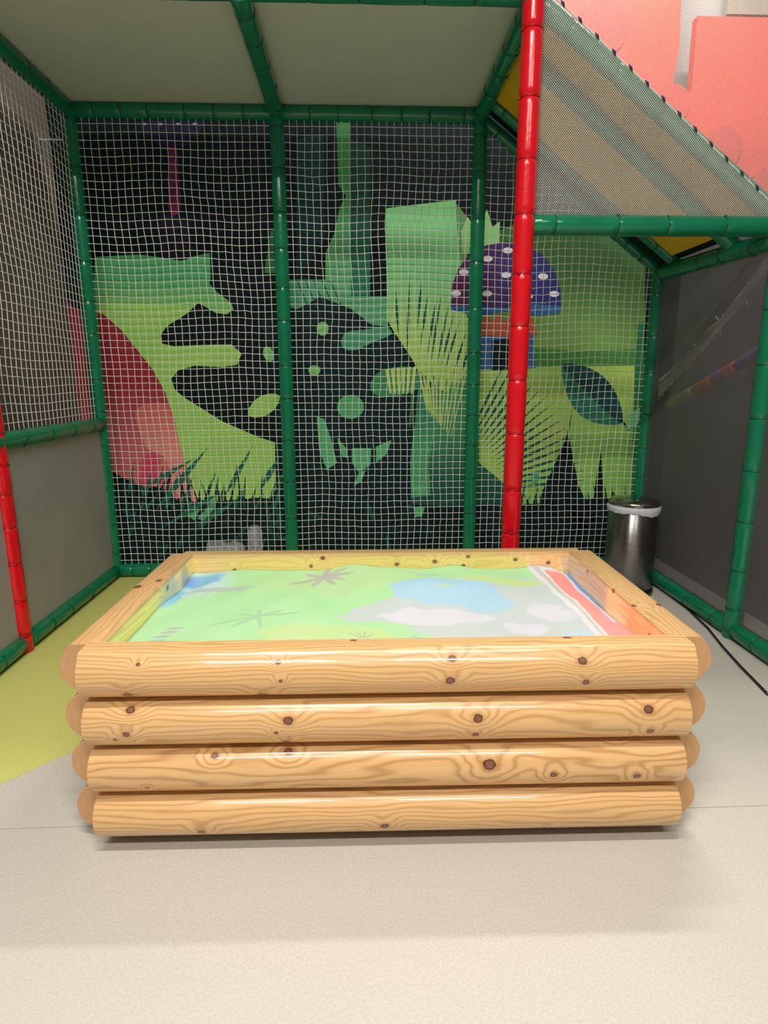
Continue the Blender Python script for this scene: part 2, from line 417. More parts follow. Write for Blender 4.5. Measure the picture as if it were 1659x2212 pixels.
for x, y in ((1097, 541), (1053, 559), (1002, 588), (1093, 594), (1173, 597), (985, 634), (1052, 634), (1197, 635), (1140, 640)):
    mo.add(pmat('#d8d4dc'), ell(x, y, 11, 6.5), 8)
mo.add(pmat('#3a6aa4'), [(1040, 712), (1150, 712), (1158, 795), (1030, 798)], 6)
mo.add(pmat('#101c38'), [(1062, 735), (1110, 730), (1112, 798), (1060, 800)], 7)
mo.add(pmat('#b85a40'), [(1032, 682), (1042, 694), (1052, 678), (1064, 694), (1078, 676), (1092, 696), (1106, 678), (1122, 694), (1138, 678), (1152, 690), (1162, 722), (1100, 728), (1034, 724)], 8)
mo.done()
mo = Motif('printed_leaf', 'dark teal leaf on lime ground')
mo.add(pmat('#2f7c62'), [(1214, 790), (1250, 788), (1300, 812), (1334, 860), (1344, 912), (1300, 916), (1258, 900), (1228, 860)], 6, True)
mo.add(pmat('#1d4a4e'), [(1214, 790), (1258, 790), (1305, 815), (1336, 862), (1344, 913), (1310, 890), (1262, 840)], 7, True)
mo.add(pmat('#163236'), [(1340, 908), (1344, 906), (1362, 928), (1358, 932)], 7)
mo.add(pmat('#7cc88a'), [(1350, 930), (1358, 895), (1382, 880), (1390, 900), (1372, 922)], 7)
mo.done()
mo = Motif('printed_hill', 'dark rounded hill with small leaves')
mo.add(pmat('#0e2a30'), [(560, 690), (626, 664), (642, 668), (668, 655), (690, 640), (760, 668), (800, 700), (840, 715), (872, 748), (890, 790), (910, 830), (905, 880), (893, 930), (886, 1000), (890, 1190), (600, 1190), (590, 800)], 4)
for a in ((697, 710, 13, 15, 0), (580, 765, 11, 17, -20), (679, 800, 13, 11, 0)): mo.add(pmat('#7fbf70'), ell(*a), 6)
mo.add(pmat('#9ccc62'), ell(570, 876, 40, 21, -32, leaf=True), 6)
mo.add(pmat('#58a870'), ell(757, 879, 29, 26), 6)
mo.add(pmat('#4a9a74'), [(737, 740), (748, 718), (790, 712), (832, 706), (845, 722), (800, 742), (770, 756), (745, 754)], 6, True)
mo.add(pmat('#3d8a5c'), [(800, 830), (825, 800), (885, 792), (906, 812), (900, 840), (860, 855), (815, 855)], 6, True)
for i in range(6): mo.add(pmat('#c0d468'), [(832+i*12, 798-i), (840+i*12, 796-i), (846+i*9, 850), (842+i*9, 851)], 7)
mo.done()
mo = Motif('printed_grass', 'dark grass and pale sprouts along the ground')
dk = pmat('#123a38'); tl = pmat('#1f6650'); nv = pmat('#0c1e26')
mo.add(pmat('#0b2224'), [(200, 1085), (330, 1078), (440, 1085), (560, 1075), (625, 1080), (900, 1090), (1010, 1095), (1130, 1090), (1240, 1080), (1400, 1070), (1400, 1240), (200, 1240)], 8)
r_ = random.Random(3)
for i in range(46):
    x = 258+i*8+r_.uniform(-5, 5); h = r_.uniform(25, 105); w = r_.uniform(2.5, 6); s_ = r_.uniform(-26, 30)
    mo.add(r_.choice([dk, tl, dk]), [(x-w, 1098), (x+s_*.5-w*.5, 1098-h*.6), (x+s_, 1098-h), (x+s_*.5+w*.5, 1098-h*.55), (x+w, 1098)], 9)
for i in range(34):
    x = 1120+i*8+r_.uniform(-4, 4); h = r_.uniform(15, 62); w = r_.uniform(1.5, 3.5); s_ = r_.uniform(-14, 18)
    mo.add(r_.choice([dk, nv]), [(x-w, 1092), (x+s_, 1092-h), (x+w, 1092)], 9)
dt = pmat('#1a4e44'); dt2 = pmat('#123834')
for i in range(70):
    x = r_.uniform(255, 1130); y = r_.uniform(1100, 1215); a_ = r_.uniform(-70, 70); L_ = r_.uniform(14, 34)
    mo.add(r_.choice([dt, dt2, dt2]), ell(x, y, L_, r_.uniform(3, 7), a_-90, 12, leaf=True), 9)
for (x0_, y0_, x1_, y1_, w) in ((330, 1110, 450, 965, 5), (350, 1140, 480, 1060, 5), (300, 1060, 420, 990, 4), (480, 1080, 545, 965, 4), (560, 1060, 605, 985, 5), (420, 1140, 505, 1085, 5)):
    mo.add(tl, [(x0_, y0_), ((x0_+x1_)/2-w, (y0_+y1_)/2-w), (x1_, y1_), ((x0_+x1_)/2+w, (y0_+y1_)/2+w)], 10)
mo.add(nv, [(1237, 884), (1222, 950), (1195, 1010), (1172, 1060), (1140, 1200), (1280, 1200), (1240, 1000), (1228, 940)], 10)
mo.add(nv, [(1228, 1000), (1250, 1050), (1290, 1130), (1240, 1150)], 10)
mo.add(nv, [(1298, 972), (1284, 1060), (1276, 1150), (1310, 1150), (1302, 1040)], 10)
for p in ([(684, 900), (700, 905), (716, 950), (728, 1000), (706, 1015), (690, 975)], [(728, 945), (748, 968), (752, 990), (738, 985)], [(760, 968), (802, 968), (800, 1005), (775, 1020), (760, 1000)], [(812, 965), (846, 950), (836, 980), (812, 1000)], [(890, 1050), (915, 1045), (925, 1065), (900, 1072)], [(893, 1095), (918, 1095), (912, 1115), (896, 1118)], [(775, 1020), (790, 1016), (780, 1040), (764, 1050)]):
    mo.add(pmat('#58b078'), p, 10)
for p in ([(425, 1120), (450, 1095), (470, 1065), (462, 1100), (440, 1125)], [(400, 1110), (432, 1100), (420, 1125)], [(1150, 1020), (1165, 1015), (1160, 1045), (1148, 1050)]):
    mo.add(pmat('#4fa070'), p, 10)
mo.done()

# ------------------------------------------------------------------ play frame
frame = empty('play_frame', (X2, YF, 0)); tag(frame, 'foam padded green tube frame with red posts around the sandbox bay', 'play frame')
def fparent(o): o.parent = frame; o.location = Vector(o.location)-Vector(frame.location); return o
def tie_mesh(r):
    b = MB(); N = 20
    b.sweep([(r*math.cos(2*math.pi*i/N), r*math.sin(2*math.pi*i/N), 0) for i in range(N)], .0035, 5, closed=True)
    b.box((r-.004, -.007, -.004), (r+.007, .007, .004))
    return b
_ties = {}
def tube(name, p0, p1, r=.042, col='green', seg=.24, pin=.0035, label=None, start=None):
    p0, p1 = Vector(p0), Vector(p1); L = (p1-p0).length; d = (p1-p0)/L
    rr = random.Random(int(L*1000)+int(p0.x*77)+int(p0.y*31))
    marks = []; s = (start if start is not None else seg*rr.uniform(.4, .9))
    while s < L-.04: marks.append(s); s += seg*rr.uniform(.82, 1.18)
    st = {0., .004, L-.004, L}
    for q in marks:
        for e in (-.03, -.014, -.006, 0, .006, .014, .03): st.add(min(max(q+e, 0), L))
    for i in range(1, int(L/.08)): st.add(i*.08)
    st = sorted(st); rad = []
    for s in st:
        k_ = 1.0
        dm = min([abs(s-q) for q in marks] or [9])
        k_ -= pin/r*math.exp(-(dm/.010)**2)
        if s < .003 or s > L-.003: k_ *= .93
        k_ *= 1+.012*math.sin(s*23+p0.x*7)
        rad.append(r*k_)
    b = MB().sweep([p0+d*s-p0 for s in st], rad, 24)
    o = b.build(name, col, None, True); o.location = p0; fparent(o)
    if label: o['label'] = label
    key = (col, round(r, 3))
    for q in marks:
        if key not in _ties:
            t = tie_mesh(r-pin*.75).build('cable_tie', 'tie_r' if col == 'red' else 'tie_g', None, True); _ties[key] = t
        else:
            t = _ties[key].copy(); C.objects.link(t)
        t.parent = o; t.location = d*q; t.rotation_mode = 'QUATERNION'
        t.rotation_quaternion = d.to_track_quat('Z', 'Y') @ Matrix.Rotation(rr.uniform(0, 6.28), 4, 'Z').to_quaternion()
    return o
R = .045
tube('post', (X0, 0, 0), (X0, 0, BZ), R)
tube('post', (X1, 0, 0), (X1, 0, BZ), R)
tube('post', (X2, 0, 0), (X2, 0, BZ), R)
tube('post', (X3, 0, 0), (X3, 0, 2.0), R)
tube('post', (X0, YF, 0), (X0, YF, BZ), .043, 'red', .165, .006, 'red padded post')
tube('post', (X2, YF+.03, 0), (X2, YF+.03, 3.35), .046, 'red', .235, .006, 'red padded post')
tube('post', (X3, YF, 0), (X3, YF, 2.0), R)
BZL = .048
tube('beam', (X0+.03, 0, BZ), (X1-.03, 0, BZ), R, seg=.19)
tube('beam', (X1+.03, 0, BZ), (X2-.03, 0, BZ), R, seg=.19)
tube('beam', (X0, -1.75, BZ), (X0, 0.01, BZ), R)
tube('beam', (X1, YF, BZ), (X1, -.0, BZ), R)
tube('beam', (X2, YF, BZ), (X2, -.0, BZ), R)
tube('beam', (-.2, YF+.06, BZ+.035), (X2, YF+.06, BZ+.035), R)
tube('bottom_rail', (X0+.035, 0, BZL), (X1-.03, 0, BZL), R, seg=.13)
tube('bottom_rail', (X1+.035, 0, BZL), (X2-.03, 0, BZL), R, seg=.13)
tube('bottom_rail', (X2+.035, 0, BZL), (X3-.03, 0, BZL), R, seg=.13)
tube('bottom_rail', (X0, YF+.035, BZL), (X0, -.035, BZL), R)
tube('bottom_rail', (X0, -2.3, BZL), (X0, YF-.035, BZL), R)
tube('bottom_rail', (X3, YF+.035, BZL), (X3, -.035, BZL), R)
tube('bottom_rail', (X3, -2.3, BZL), (X3, YF-.035, BZL), R)
tube('middle_rail', (X0, -1.75, 1.048), (X0, -.02, 1.048), R)
tube('beam', (X2+.04, YF+.045, 2.012), (4.3, YF+.045, 2.012), .044, seg=.28, start=.1)
tube('beam', (X3, YF, 1.955), (X3, 0, 1.99), R)
# sloping tubes of the ramp bay
tube('sloping_beam', (X2+.01, 0, 2.865), (X3-.01, 0, 2.01), .034, seg=.16)
tube('sloping_beam', (X2+.02, -.155, 2.915), (X3+.05, -.175, 2.005), .038, seg=.2)
def under_ramp(px, py):
    d = at(px, py, 'Y', 0)-CAM; sl = (2.005-2.90)/(X3-X2); n_ = Vector((-sl, 0, 1)); p0 = Vector((X2, 0, 2.90-.015))
    return CAM+d*((p0-CAM).dot(n_)/d.dot(n_))
_a, _b = under_ramp(1188, 172), under_ramp(1535, 480)
_y = (_a.y+_b.y)/2; _a.y = _b.y = _y
tube('sloping_beam', _a+(_a-_b)*.10, _b+(_b-_a)*.22, .040, seg=.2)
tube('sloping_beam', (X2+.05, -1.06, 2.915), (X3+.1, -1.06, 2.02), .042)

# ------------------------------------------------------------------ roof panels, ramp, infill panels
tag(MB().box((X0-.02, YF+.06, BZ+.036), (X1-.008, .03, BZ+.062)).build('roof_panel', 'roof'), 'grey roof panel between left and middle ceiling tubes', 'roof panel', 'roof panels over the bay')
tag(MB().box((X1+.008, YF+.06, BZ+.036), (X2+.02, .03, BZ+.062)).build('roof_panel', 'roof'), 'grey roof panel between middle and right ceiling tubes', 'roof panel', 'roof panels over the bay')
def slope(name, mat, y0, y1, dz, th, xa=X2+.03, xb=X3+.02):
    sl = (2.005-2.90)/(X3-X2)
    za, zb = 2.90+sl*(xa-X2)+dz, 2.90+sl*(xb-X2)+dz
    b = MB().poly([Vector((xa, y0, za)), Vector((xb, y0, zb)), Vector((xb, y0, zb+th)), Vector((xa, y0, za+th))], (0, y1-y0, 0))
    return b.build(name, mat)
ramp = empty('climbing_ramp', (X3, YF/2, 2.0)); tag(ramp, 'sloping ramp with yellow padded underside above the right bay', 'ramp')
for q_ in (slope('padded_underside', 'yellow', YF+.13, -.20, .028, .02, X2+.05, X3-.035), slope('gap_darkening_sheet', 'black', YF+.13, .04, .056, .02)):  # black sheet added on top so gaps around the underside read as dark
    q_.parent = ramp; q_.location = -ramp.location
def panel(name, mat, x, y0, y1, z0, z1, label, cat, axis_th=.012):
    return tag(MB().box((x-axis_th/2, y0, z0), (x+axis_th/2, y1, z1)).build(name, mat), label, cat)
panel('infill_panel', 'greypanel', X0, YF+.043, -.043, .09, 1.008, 'grey infill panel left of the sandbox, between red post and corner post', 'panel')
panel('infill_panel', 'greypanel', X0, -2.3, YF-.043, .09, 1.008, 'grey infill panel at far left edge, beyond the red post', 'panel')
panel('mesh_screen', 'screen', X3, YF+.043, -.043, .09, 1.945, 'dark see-through mesh screen beside the steel bin', 'screen', .003)
panel('mesh_screen', 'screen', X3, -2.3, YF-.043, .09, 1.945, 'dark mesh screen at far right edge, before the green post', 'screen', .003)

# ------------------------------------------------------------------ nets
def square_net(name, P, u0, u1, v0, v1, top=None, cell=.0445, rad=.0021, seed=0, amp=.0055):
    """P maps (u,v,w) to world; cords run along u and v with a slightly slack weave"""
    r = np.random.default_rng(seed)
    nu = max(2, round((u1-u0)/cell)); nv = max(2, round((v1-v0)/cell))
    U = np.linspace(u0, u1, nu+1); Vv = np.linspace(v0, v1, nv+1)
    gu, gv = np.meshgrid(U, Vv, indexing='ij')
    fu = (gu-u0)/(u1-u0); fv = (gv-v0)/(v1-v0)
    edge = np.clip(np.minimum(np.minimum(fu, 1-fu)*6, np.minimum(fv, 1-fv)*10), 0, 1)
    ph = r.uniform(0, 6.28, 8)
    du = amp*(np.sin(gv*5.3+ph[0]+gu*2)+.7*np.sin(gv*11+ph[1]-gu*5))+r.normal(0, .0013, gu.shape)
    dv = amp*(np.sin(gu*5.9+ph[2]+gv*1.5)+.7*np.sin(gu*9+ph[3]+gv*4))+r.normal(0, .0013, gu.shape)
    dw = .02*np.sin(fu*math.pi)*np.sin(fv*math.pi)+.006*np.sin(gu*6+ph[4])*np.sin(gv*5+ph[5])
    A = gu+du*edge; B = gv+dv*edge; Wd = dw*edge
    keep = np.ones(gu.shape, bool) if top is None else (gv <= np.vectorize(top)(gu)+cell*.6)
    b = MB()
    def cord(idx):
        run = []
        for (i, j) in idx+[None] if False else idx:
            if keep[i, j]: run.append(P(A[i, j], B[i, j], Wd[i, j]))
        if len(run) > 1: b.sweep(run, rad, 4, cap=False)
    for i in range(nu+1): cord([(i, j) for j in range(nv+1)])
    for j in range(nv+1): cord([(i, j) for i in range(nu+1)])
    return b.build(name, 'cord')
PB = lambda u, v, w: (u, -.012+w*.6, v)
zt, zb_ = BZ-.03, .075
tag(square_net('safety_net', PB, X0+.03, X1-.03, zb_, zt, seed=1), 'white square mesh net between left corner post and middle post', 'net', 'square mesh nets')
tag(square_net('safety_net', PB, X1+.03, X2-.03, zb_, zt, seed=2), 'white square mesh net between middle post and right green post', 'net', 'square mesh nets')
tag(square_net('safety_net', PB, X2+.03, X3-.03, zb_, 2.80, top=lambda u: 2.83+(u-X2)*(1.98-2.83)/(X3-X2), seed=3), 'white square mesh net behind the tall red post, under the slope', 'net', 'square mesh nets')
tag(square_net('safety_net', lambda u, v, w: (w*.6, u, v), -1.75, -.03, 1.08, zt, seed=4), 'white square mesh net on the left side above the grey panel', 'net', 'square mesh nets')
# fine diamond mesh on the front of the ramp bay
ZB, ZT, XA, XB = 2.05, 3.25, X2+.035, 4.25
lace0, lace1 = at(1205, 0, 'Y', -1.125), at(1659, 430, 'Y', -1.125)
lsl = (lace1.z-lace0.z)/(lace1.x-lace0.x)
def lz(x): return lace0.z+(x-lace0.x)*lsl
def clip_seg(p, q, upper):
    """keep the part of a segment on one side of the lacing line"""
    f = lambda a: (a[1]-lz(a[0]))*(1 if upper else -1)
    fp, fq = f(p), f(q)
    if fp < 0 and fq < 0: return None
    if fp >= 0 and fq >= 0: return p, q
    t = fp/(fp-fq); m_ = (p[0]+(q[0]-p[0])*t, p[1]+(q[1]-p[1])*t)
    return (p, m_) if fp >= 0 else (m_, q)
def fine_net(name, upper, y, rad, pitch, ztop):
    b = MB(); root = None
    for s in (1, -1):
        k0 = 1.15
        c_ = -4.0
        for i in range(int(8/pitch)):
            c = -4+i*pitch   # z = s*k0*(x-XA)+ZB + c
            pts = []
            x_a, x_b = XA, XB
            # clip to z range
            f = lambda x: s*k0*(x-XA)+ZB+c
            xs = sorted([XA+(ZB-ZB-c)/(s*k0), XA+(ztop-ZB-c)/(s*k0)])
            xa, xb = max(XA, xs[0]), min(XB, xs[1])
            if xb-xa < .002: continue
            sg = clip_seg((xa, f(xa)), (xb, f(xb)), upper)
            if not sg: continue
            (a, za), (e, ze) = sg
            if abs(a-e) < .002: continue
            b.sweep([(a, y, za), (e, y, ze)], rad, 4, cap=False)
    return b.build(name, 'finecord')
fn = fine_net('fine_mesh_net', False, -1.122, .00100, .0118, ZT)
tag(fn, 'fine white mesh triangle above the horizontal green tube', 'net')
tag(fine_net('fine_mesh_net', True, -1.119, .0006, .0118, ZT), 'fine mesh above the laced slope in front of coral panels', 'net')
hem = MB().sweep([(lace0.x-.2, -1.124, lz(lace0.x-.2)), (XB, -1.124, lz(XB))], .0035, 5).build('hem_cord', 'finecord', fn)
nk = 19
for i in range(nk):
    x = lace0.x+.02+i*.078
    b = MB().sweep([(x-.008, -1.13, lz(x)+.012), (x, -1.134, lz(x)), (x+.010, -1.13, lz(x)-.014)], [.002, .006, .002], 6)
    b.build('lacing_knot', 'lace', fn)

# ------------------------------------------------------------------ coral panels above the ramp
YC = .10
def coral(name, px, label, discs):
    pts = [at(x, y, 'Y', YC) for x, y in px]
    c0 = sum(pts, Vector())/len(pts); root = empty(name, (c0.x, YC, min(p.z for p in pts)))
    b = MB().poly([p-root.location for p in pts], (0, .06, 0)); b.build('pad', 'coral', root)
    for (x, y, r) in discs:
        c = at(x, y, 'Y', YC-.004)-root.location
        b = MB(); N = 28
        b.poly([c+Vector((r*math.cos(2*math.pi*i/N), 0, r*math.sin(2*math.pi*i/N))) for i in range(N)], (0, .006, 0)); b.build('round_patch', 'coral2', root)
    return tag(root, label, 'wall pad', 'coral wall pads')
coral('wall_pad', [(1100, -160), (1478, -160), (1468, 100), (1455, 170), (1452, 335), (1205, 85), (1100, -20)], 'coral pad on upper wall, nearest the red post', [(1300, 60, .16), (1452, 225, .115)])
coral('wall_pad', [(1507, 34), (1900, 44), (1900, 520), (1680, 520), (1482, 350), (1480, 210), (1494, 195)], 'coral pad on upper wall at the right edge', [(1560, 320, .13), (1650, 400, .10)])
tag(MB().box((at(1572, 20, 'Y', .2).x, .2, at(1572, 30, 'Y', .2).z), (at(1900, 20, 'Y', .2).x, .24, at(1572, -200, 'Y', .2).z)).build('wall_pad', simple('beige_grey_pad', (.33, .29, .24), .6)), 'beige grey pad above the right coral pad', 'wall pad', 'coral wall pads')

# ------------------------------------------------------------------ things beyond the right screen
rail = empty('padded_rail', tuple(at(1443, 880, 'X', 3.84))); rb = rail.location
ra, re_ = at(1446, 876, 'X', 3.84), at(1660, 752, 'X', 3.84)
cols = [((.55, .62, .10), 0, .32), ((.80, .22, .06), .32, .52), ((.30, .10, .42), .52, .62), ((.85, .12, .16), .62, .75), ((.25, .12, .42), .75, 1.0)]
for i, (c, t0, t1) in enumerate(cols):
    b = MB(); N = 7
    b.sweep([ra.lerp(re_, t0+(t1-t0)*j/N)-rb for j in range(N+1)], [.038 if 0 < j < N else .031 for j in range(N+1)], 14)
    b.build('foam_section', simple('foam_section_colour_%d' % i, c, .4), rail, True)
tag(rail, 'padded rail in lime, orange and purple sections behind the dark screen', 'rail')
b = MB(); rr = random.Random(9)
na, ne = at(1670, 560, 'X', 3.80), at(1425, 838, 'X', 3.80)
for s in range(20):
    o1, o2 = rr.uniform(-.03, .03), rr.uniform(-.055, .055)
    pts = []
    for j in range(15):
        t = j/14; p = na.lerp(ne, t)
        p = p+Vector((rr.uniform(-.008, .008), 0, o1*(1-t)+o2*t+.008*math.sin(j*1.7+s)-.03*math.sin(t*math.pi)))
        pts.append(p)
    b.sweep(pts, .0065, 4)
for s in range(26):
    t = s/25; p = na.lerp(ne, t)
    dz_ = rr.uniform(.02, .06)
    b.sweep([p+Vector((0, rr.uniform(-.05, .05), -dz_-.03)), p+Vector((.006, rr.uniform(-.02, .02), -.02)), p+Vector((0, rr.uniform(-.05, .05), dz_-.03))], .003, 4)
tag(b.build('gathered_net', 'cord'), 'gathered white netting slung diagonally behind the dark screen', 'net')

# ------------------------------------------------------------------ sandbox
BX, BY = 1.781, -2.05
box = empty('log_sandbox', (BX, BY, 0), math.radians(-.9)); tag(box, 'raised pine sandbox built of stacked half logs', 'sandbox')
HX, HY, DEP, PIT, Z0 = .834, .44, .082, .1462, .036
def knot_local(px, py, row):
    p = at(px, py, 'Y', -2.565); zc = Z0+PIT*(3-row)+PIT/2
    t = max(-.97, min(.97, (p.z-zc)/(PIT/2)))
    return (p.x-BX, zc+math.asin(t)*.088)
KN = [
 [(276, 1504, 9), (606, 1440, 5), (613, 1470, 4), (571, 1503, 10), (300, 1447, 4), (984, 1430, 8), (978, 1466, 9), (969, 1503, 7), (1263, 1430, 9), (1269, 1466, 7)],
 [(281, 1550, 9), (278, 1588, 7), (252, 1599, 4), (629, 1560, 10), (603, 1581, 4), (622, 1605, 7), (1038, 1551, 10), (1033, 1581, 7), (1404, 1533, 10), (1406, 1571, 7), (1382, 1588, 6)],
 [(466, 1649, 7), (627, 1641, 9), (1062, 1651, 13), (1199, 1666, 7), (1377, 1667, 7), (1340, 1610, 8), (321, 1704, 3)],
 [(440, 1799, 8), (837, 1780, 8), (1183, 1783, 4)]]
def log_profile(top):
    """half-round section: (depth, height) from lower seam to upper seam, with arc length"""
    P = []; N = 22; h = PIT/2-.0015
    for i in range(N+1):
        t = -1+2*i/N
        ex = 2.05
        d = .012+(DEP-.012)*(max(0, 1-abs(t)**ex))**.5
        P.append((d, t*h))
    if top:
        P = [q for q in P if q[1] < h*.80]
        d = P[-1][0]
        P += [(d-.005, h*.90), (d-.012, h*.97), (d-.022, h*1.0)]
    return P
def log(name, L, zc, top, mat, parent):
    """log along local x, bulging to -y from the chord plane y=0"""
    P = log_profile(top); n = len(P); V = []; uv = []; Fc = []; fm = []
    s = 0; arc = [0]
    for i in range(1, n):
        s += math.dist(P[i], P[i-1]); arc.append(s)
    mid = min(range(n), key=lambda i: abs(P[i][1])); off = arc[mid]
    XS = [-L/2, -L/2+.004, -L/4, 0, L/4, L/2-.004, L/2]
    for j, x in enumerate(XS):
        e = .985 if j in (0, len(XS)-1) else 1
        for i, (d, z) in enumerate(P): V.append((x, -d*e, zc+z*(e if not top else 1))); uv.append((x, zc+arc[i]-off))
        V.append((x, .0, zc+P[-1][1])); uv.append((x, zc+arc[-1]-off+.03))
        V.append((x, .0, zc+P[0][1])); uv.append((x, zc-off-.03))
    m_ = n+2
    for j in range(len(XS)-1):
        for i in range(m_):
            i2 = (i+1) % m_
            Fc.append((j*m_+i, (j+1)*m_+i, (j+1)*m_+i2, j*m_+i2)); fm.append(0)
    Fc.append(tuple(reversed(range(m_)))); fm.append(1)
    Fc.append(tuple((len(XS)-1)*m_+i for i in range(m_))); fm.append(1)
    o = obj(name, V, Fc, [mat, 'endgrain'], parent, False, uv, fm)
    me = o.data
    for p in me.polygons:
        if p.material_index == 0: p.use_smooth = True
    try: me.set_sharp_from_angle(angle=math.radians(40))
    except Exception: pass
    return o
def rand_knots(seed, L, zc, n):
    r = random.Random(seed)
    return [(r.uniform(-L/2, L/2), zc+r.uniform(-.07, .09), r.uniform(.006, .012)) for _ in range(n)]
FR = [470, 330, 170, 380]
for row in range(4):
    zc = Z0+PIT*(3-row)+PIT/2
    kn = []
    for (x, y, r) in KN[row]:
        u_, v_ = knot_local(x, y, row); kn.append((u_, v_, r*.00115))
    top = row == 0
    o = log('log', 2*HX, zc, top, wood_mat('pine_log_front_%d' % row, kn, row*5+2, FR[row], contrast=.75 if row != 2 else .92), box); o.location = (0, -HY, 0)
    o = log('log', 2*HX, zc, top, wood_mat('pine_log_back_%d' % row, rand_knots(row+20, 2*HX, zc, 5), row*5+3), box); o.location = (0, HY, 0); o.rotation_euler.z = math.pi
    o = log('log', 2*HY, zc, top, wood_mat('pine_log_left_%d' % row, rand_knots(row+30, 2*HY, zc, 4), row*5+4, 520), box); o.location = (-HX, 0, 0); o.rotation_euler.z = -math.pi/2
    o = log('log', 2*HY, zc, top, wood_mat('pine_log_right_%d' % row, rand_knots(row+40, 2*HY, zc, 4), row*5+6, 520), box); o.location = (HX, 0, 0); o.rotation_euler.z = math.pi/2
def board(name, a, b_, mat, along):
    bb = MB().box(a, b_); uv = []
    for v in bb.V:
        q = v[0] if along == 'x' else v[1]; w = v[1] if along == 'x' else v[0]
        uv.append((q, v[2]+w))
    return obj(name, bb.V, bb.F, mat, box, False, uv)
IX0, IX1, IY = -.79, .785, .425
ZR = Z0+4*PIT-.0015
bk = [(-.62, .55+IY, .007), (-.62, .535+IY, .006), (-.30, .565+IY, .006), (-.25, .60+IY, .008), (.06, .57+IY, .007), (.22, .58+IY, .008), (.34, .56+IY, .007), (.36, .60+IY, .006), (.56, .585+IY, .007), (.70, .57+IY, .007)]
board('inner_board', (-HX, -HY, .05), (HX, -IY, ZR), wood_mat('pine_board_front', [(-.1, .61-.43, .008), (.5, .61-.43, .009)], 41), 'x')
board('inner_board', (-HX, IY, .05), (HX, HY, ZR), wood_mat('pine_board_back', bk, 43, 300, contrast=.35), 'x')
board('inner_board', (-HX, -IY, .05), (IX0, IY, ZR), wood_mat('pine_board_left', [(.1, .6-.8, .01)], 47, 300), 'y')
board('inner_board', (IX1, -IY, .05), (HX, IY, ZR), wood_mat('pine_board_right', [(.2, .6+.79, .007), (-.05, .6+.8, .008), (-.2, .61+.8, .007), (-.33, .57+.79, .006)], 53, 300), 'y')
MB().box((-HX+.03, -HY+.015, 0), (HX-.03, HY-.015, .06)).build('plinth', simple('dark_plinth', (.03, .022, .016), .7), box)
# sand
nx, ny = 110, 64
V = []; Fc = []
def hs(x, y):
    h = .555+.006*math.sin(x*5+1)*math.sin(y*7)+.004*math.sin(x*13+y*9)+.003*math.sin(x*29-y*17)
    h += .030*math.exp(-((x-.22)/.22)**2-((y-.12)/.13)**2)                # mound
    h += .014*math.exp(-((x+.05)/.16)**2-((y-.38)/.10)**2)+.010*math.exp(-((x+.45)/.2)**2-((y+.2)/.12)**2)
    h -= .030*math.exp(-((x-.78)/.05)**2)+.020*math.exp(-((x+.76)/.06)**2-((y-.28)/.22)**2)
    h += .012*math.exp(-((x-.64)/.04)**2)
    h -= .010*math.exp(-((y-.43)/.02)**2)*(.5+.5*math.sin(x*17))
    return h
for j in range(ny+1):
    for i in range(nx+1):
        x = IX0+.001+(IX1-IX0-.002)*i/nx; y = -IY+.001+(2*IY-.002)*j/ny
        V.append((x, y, hs(x, y)-.0))
for j in range(ny):
    for i in range(nx):
        a = j*(nx+1)+i; Fc.append((a, a+1, a+nx+2, a+nx+1))
nb = len(V); ring = [i for i in range(nx+1)]+[j*(nx+1)+nx for j in range(1, ny+1)]+[ny*(nx+1)+i for i in range(nx-1, -1, -1)]+[j*(nx+1) for j in range(ny-1, 0, -1)]
V += [(V[i][0], V[i][1], .062) for i in ring]; n = len(ring)
for q in range(n): Fc.append((ring[q], nb+q, nb+(q+1) % n, ring[(q+1) % n]))
Fc.append(tuple(nb+q for q in range(n)))
sand = obj('play_sand', V, Fc, 'sand', None, False); sand.location = box.location; sand.rotation_euler = box.rotation_euler
for p in sand.data.polygons[:nx*ny]: p.use_smooth = True
tag(sand, 'white play sand under coloured projected map light, filling the log box', 'sand', kind='stuff')

# projector light above the sandbox: throws a coloured relief map
PZ = 3.4
pl = bpy.data.lights.new('sandbox_projector_lamp', 'SPOT'); po = bpy.data.objects.new('sandbox_projector_lamp', pl); C.objects.link(po)
po.location = (1.78, -2.05, PZ); pl.energy = 900; pl.spot_size = math.radians(50); pl.spot_blend = .0; pl.shadow_soft_size = .0015
pl.use_nodes = True; k = NT(pl.node_tree)
em = next(q for q in pl.node_tree.nodes if q.type == 'EMISSION')
nrm = k.n('ShaderNodeTexCoord').outputs['Normal']
sp = k.n('ShaderNodeSeparateXYZ'); k.l(nrm, sp.inputs[0])
az = k.math('ABSOLUTE', sp.outputs[2]); H = PZ-.555
SGN = 1.0
ux = k.math('MULTIPLY', k.math('DIVIDE', sp.outputs[0], az), H*SGN); uy = k.math('MULTIPLY', k.math('DIVIDE', sp.outputs[1], az), H*SGN)
wx = k.math('ADD', ux, 1.78); wy = k.math('ADD', uy, -2.05)
cmb = k.n('ShaderNodeCombineXYZ'); k.l(wx, cmb.inputs[0]); k.l(wy, cmb.inputs[1]); XY = cmb.outputs[0]
nz = k.noise(XY, 9, 3, out='Color'); sb = k.n('ShaderNodeVectorMath', operation='SUBTRACT'); k.l(nz, sb.inputs[0]); sb.inputs[1].default_value = (.5, .5, .5)
def warp(a):
    s_ = k.n('ShaderNodeVectorMath', operation='SCALE'); k.l(sb.outputs[0], s_.inputs[0]); s_.inputs['Scale'].default_value = a
    ad = k.n('ShaderNodeVectorMath', operation='ADD'); k.l(XY, ad.inputs[0]); k.l(s_.outputs[0], ad.inputs[1]); return ad.outputs[0]
WXY = {0: XY, 1: warp(.10), 2: warp(.03)}
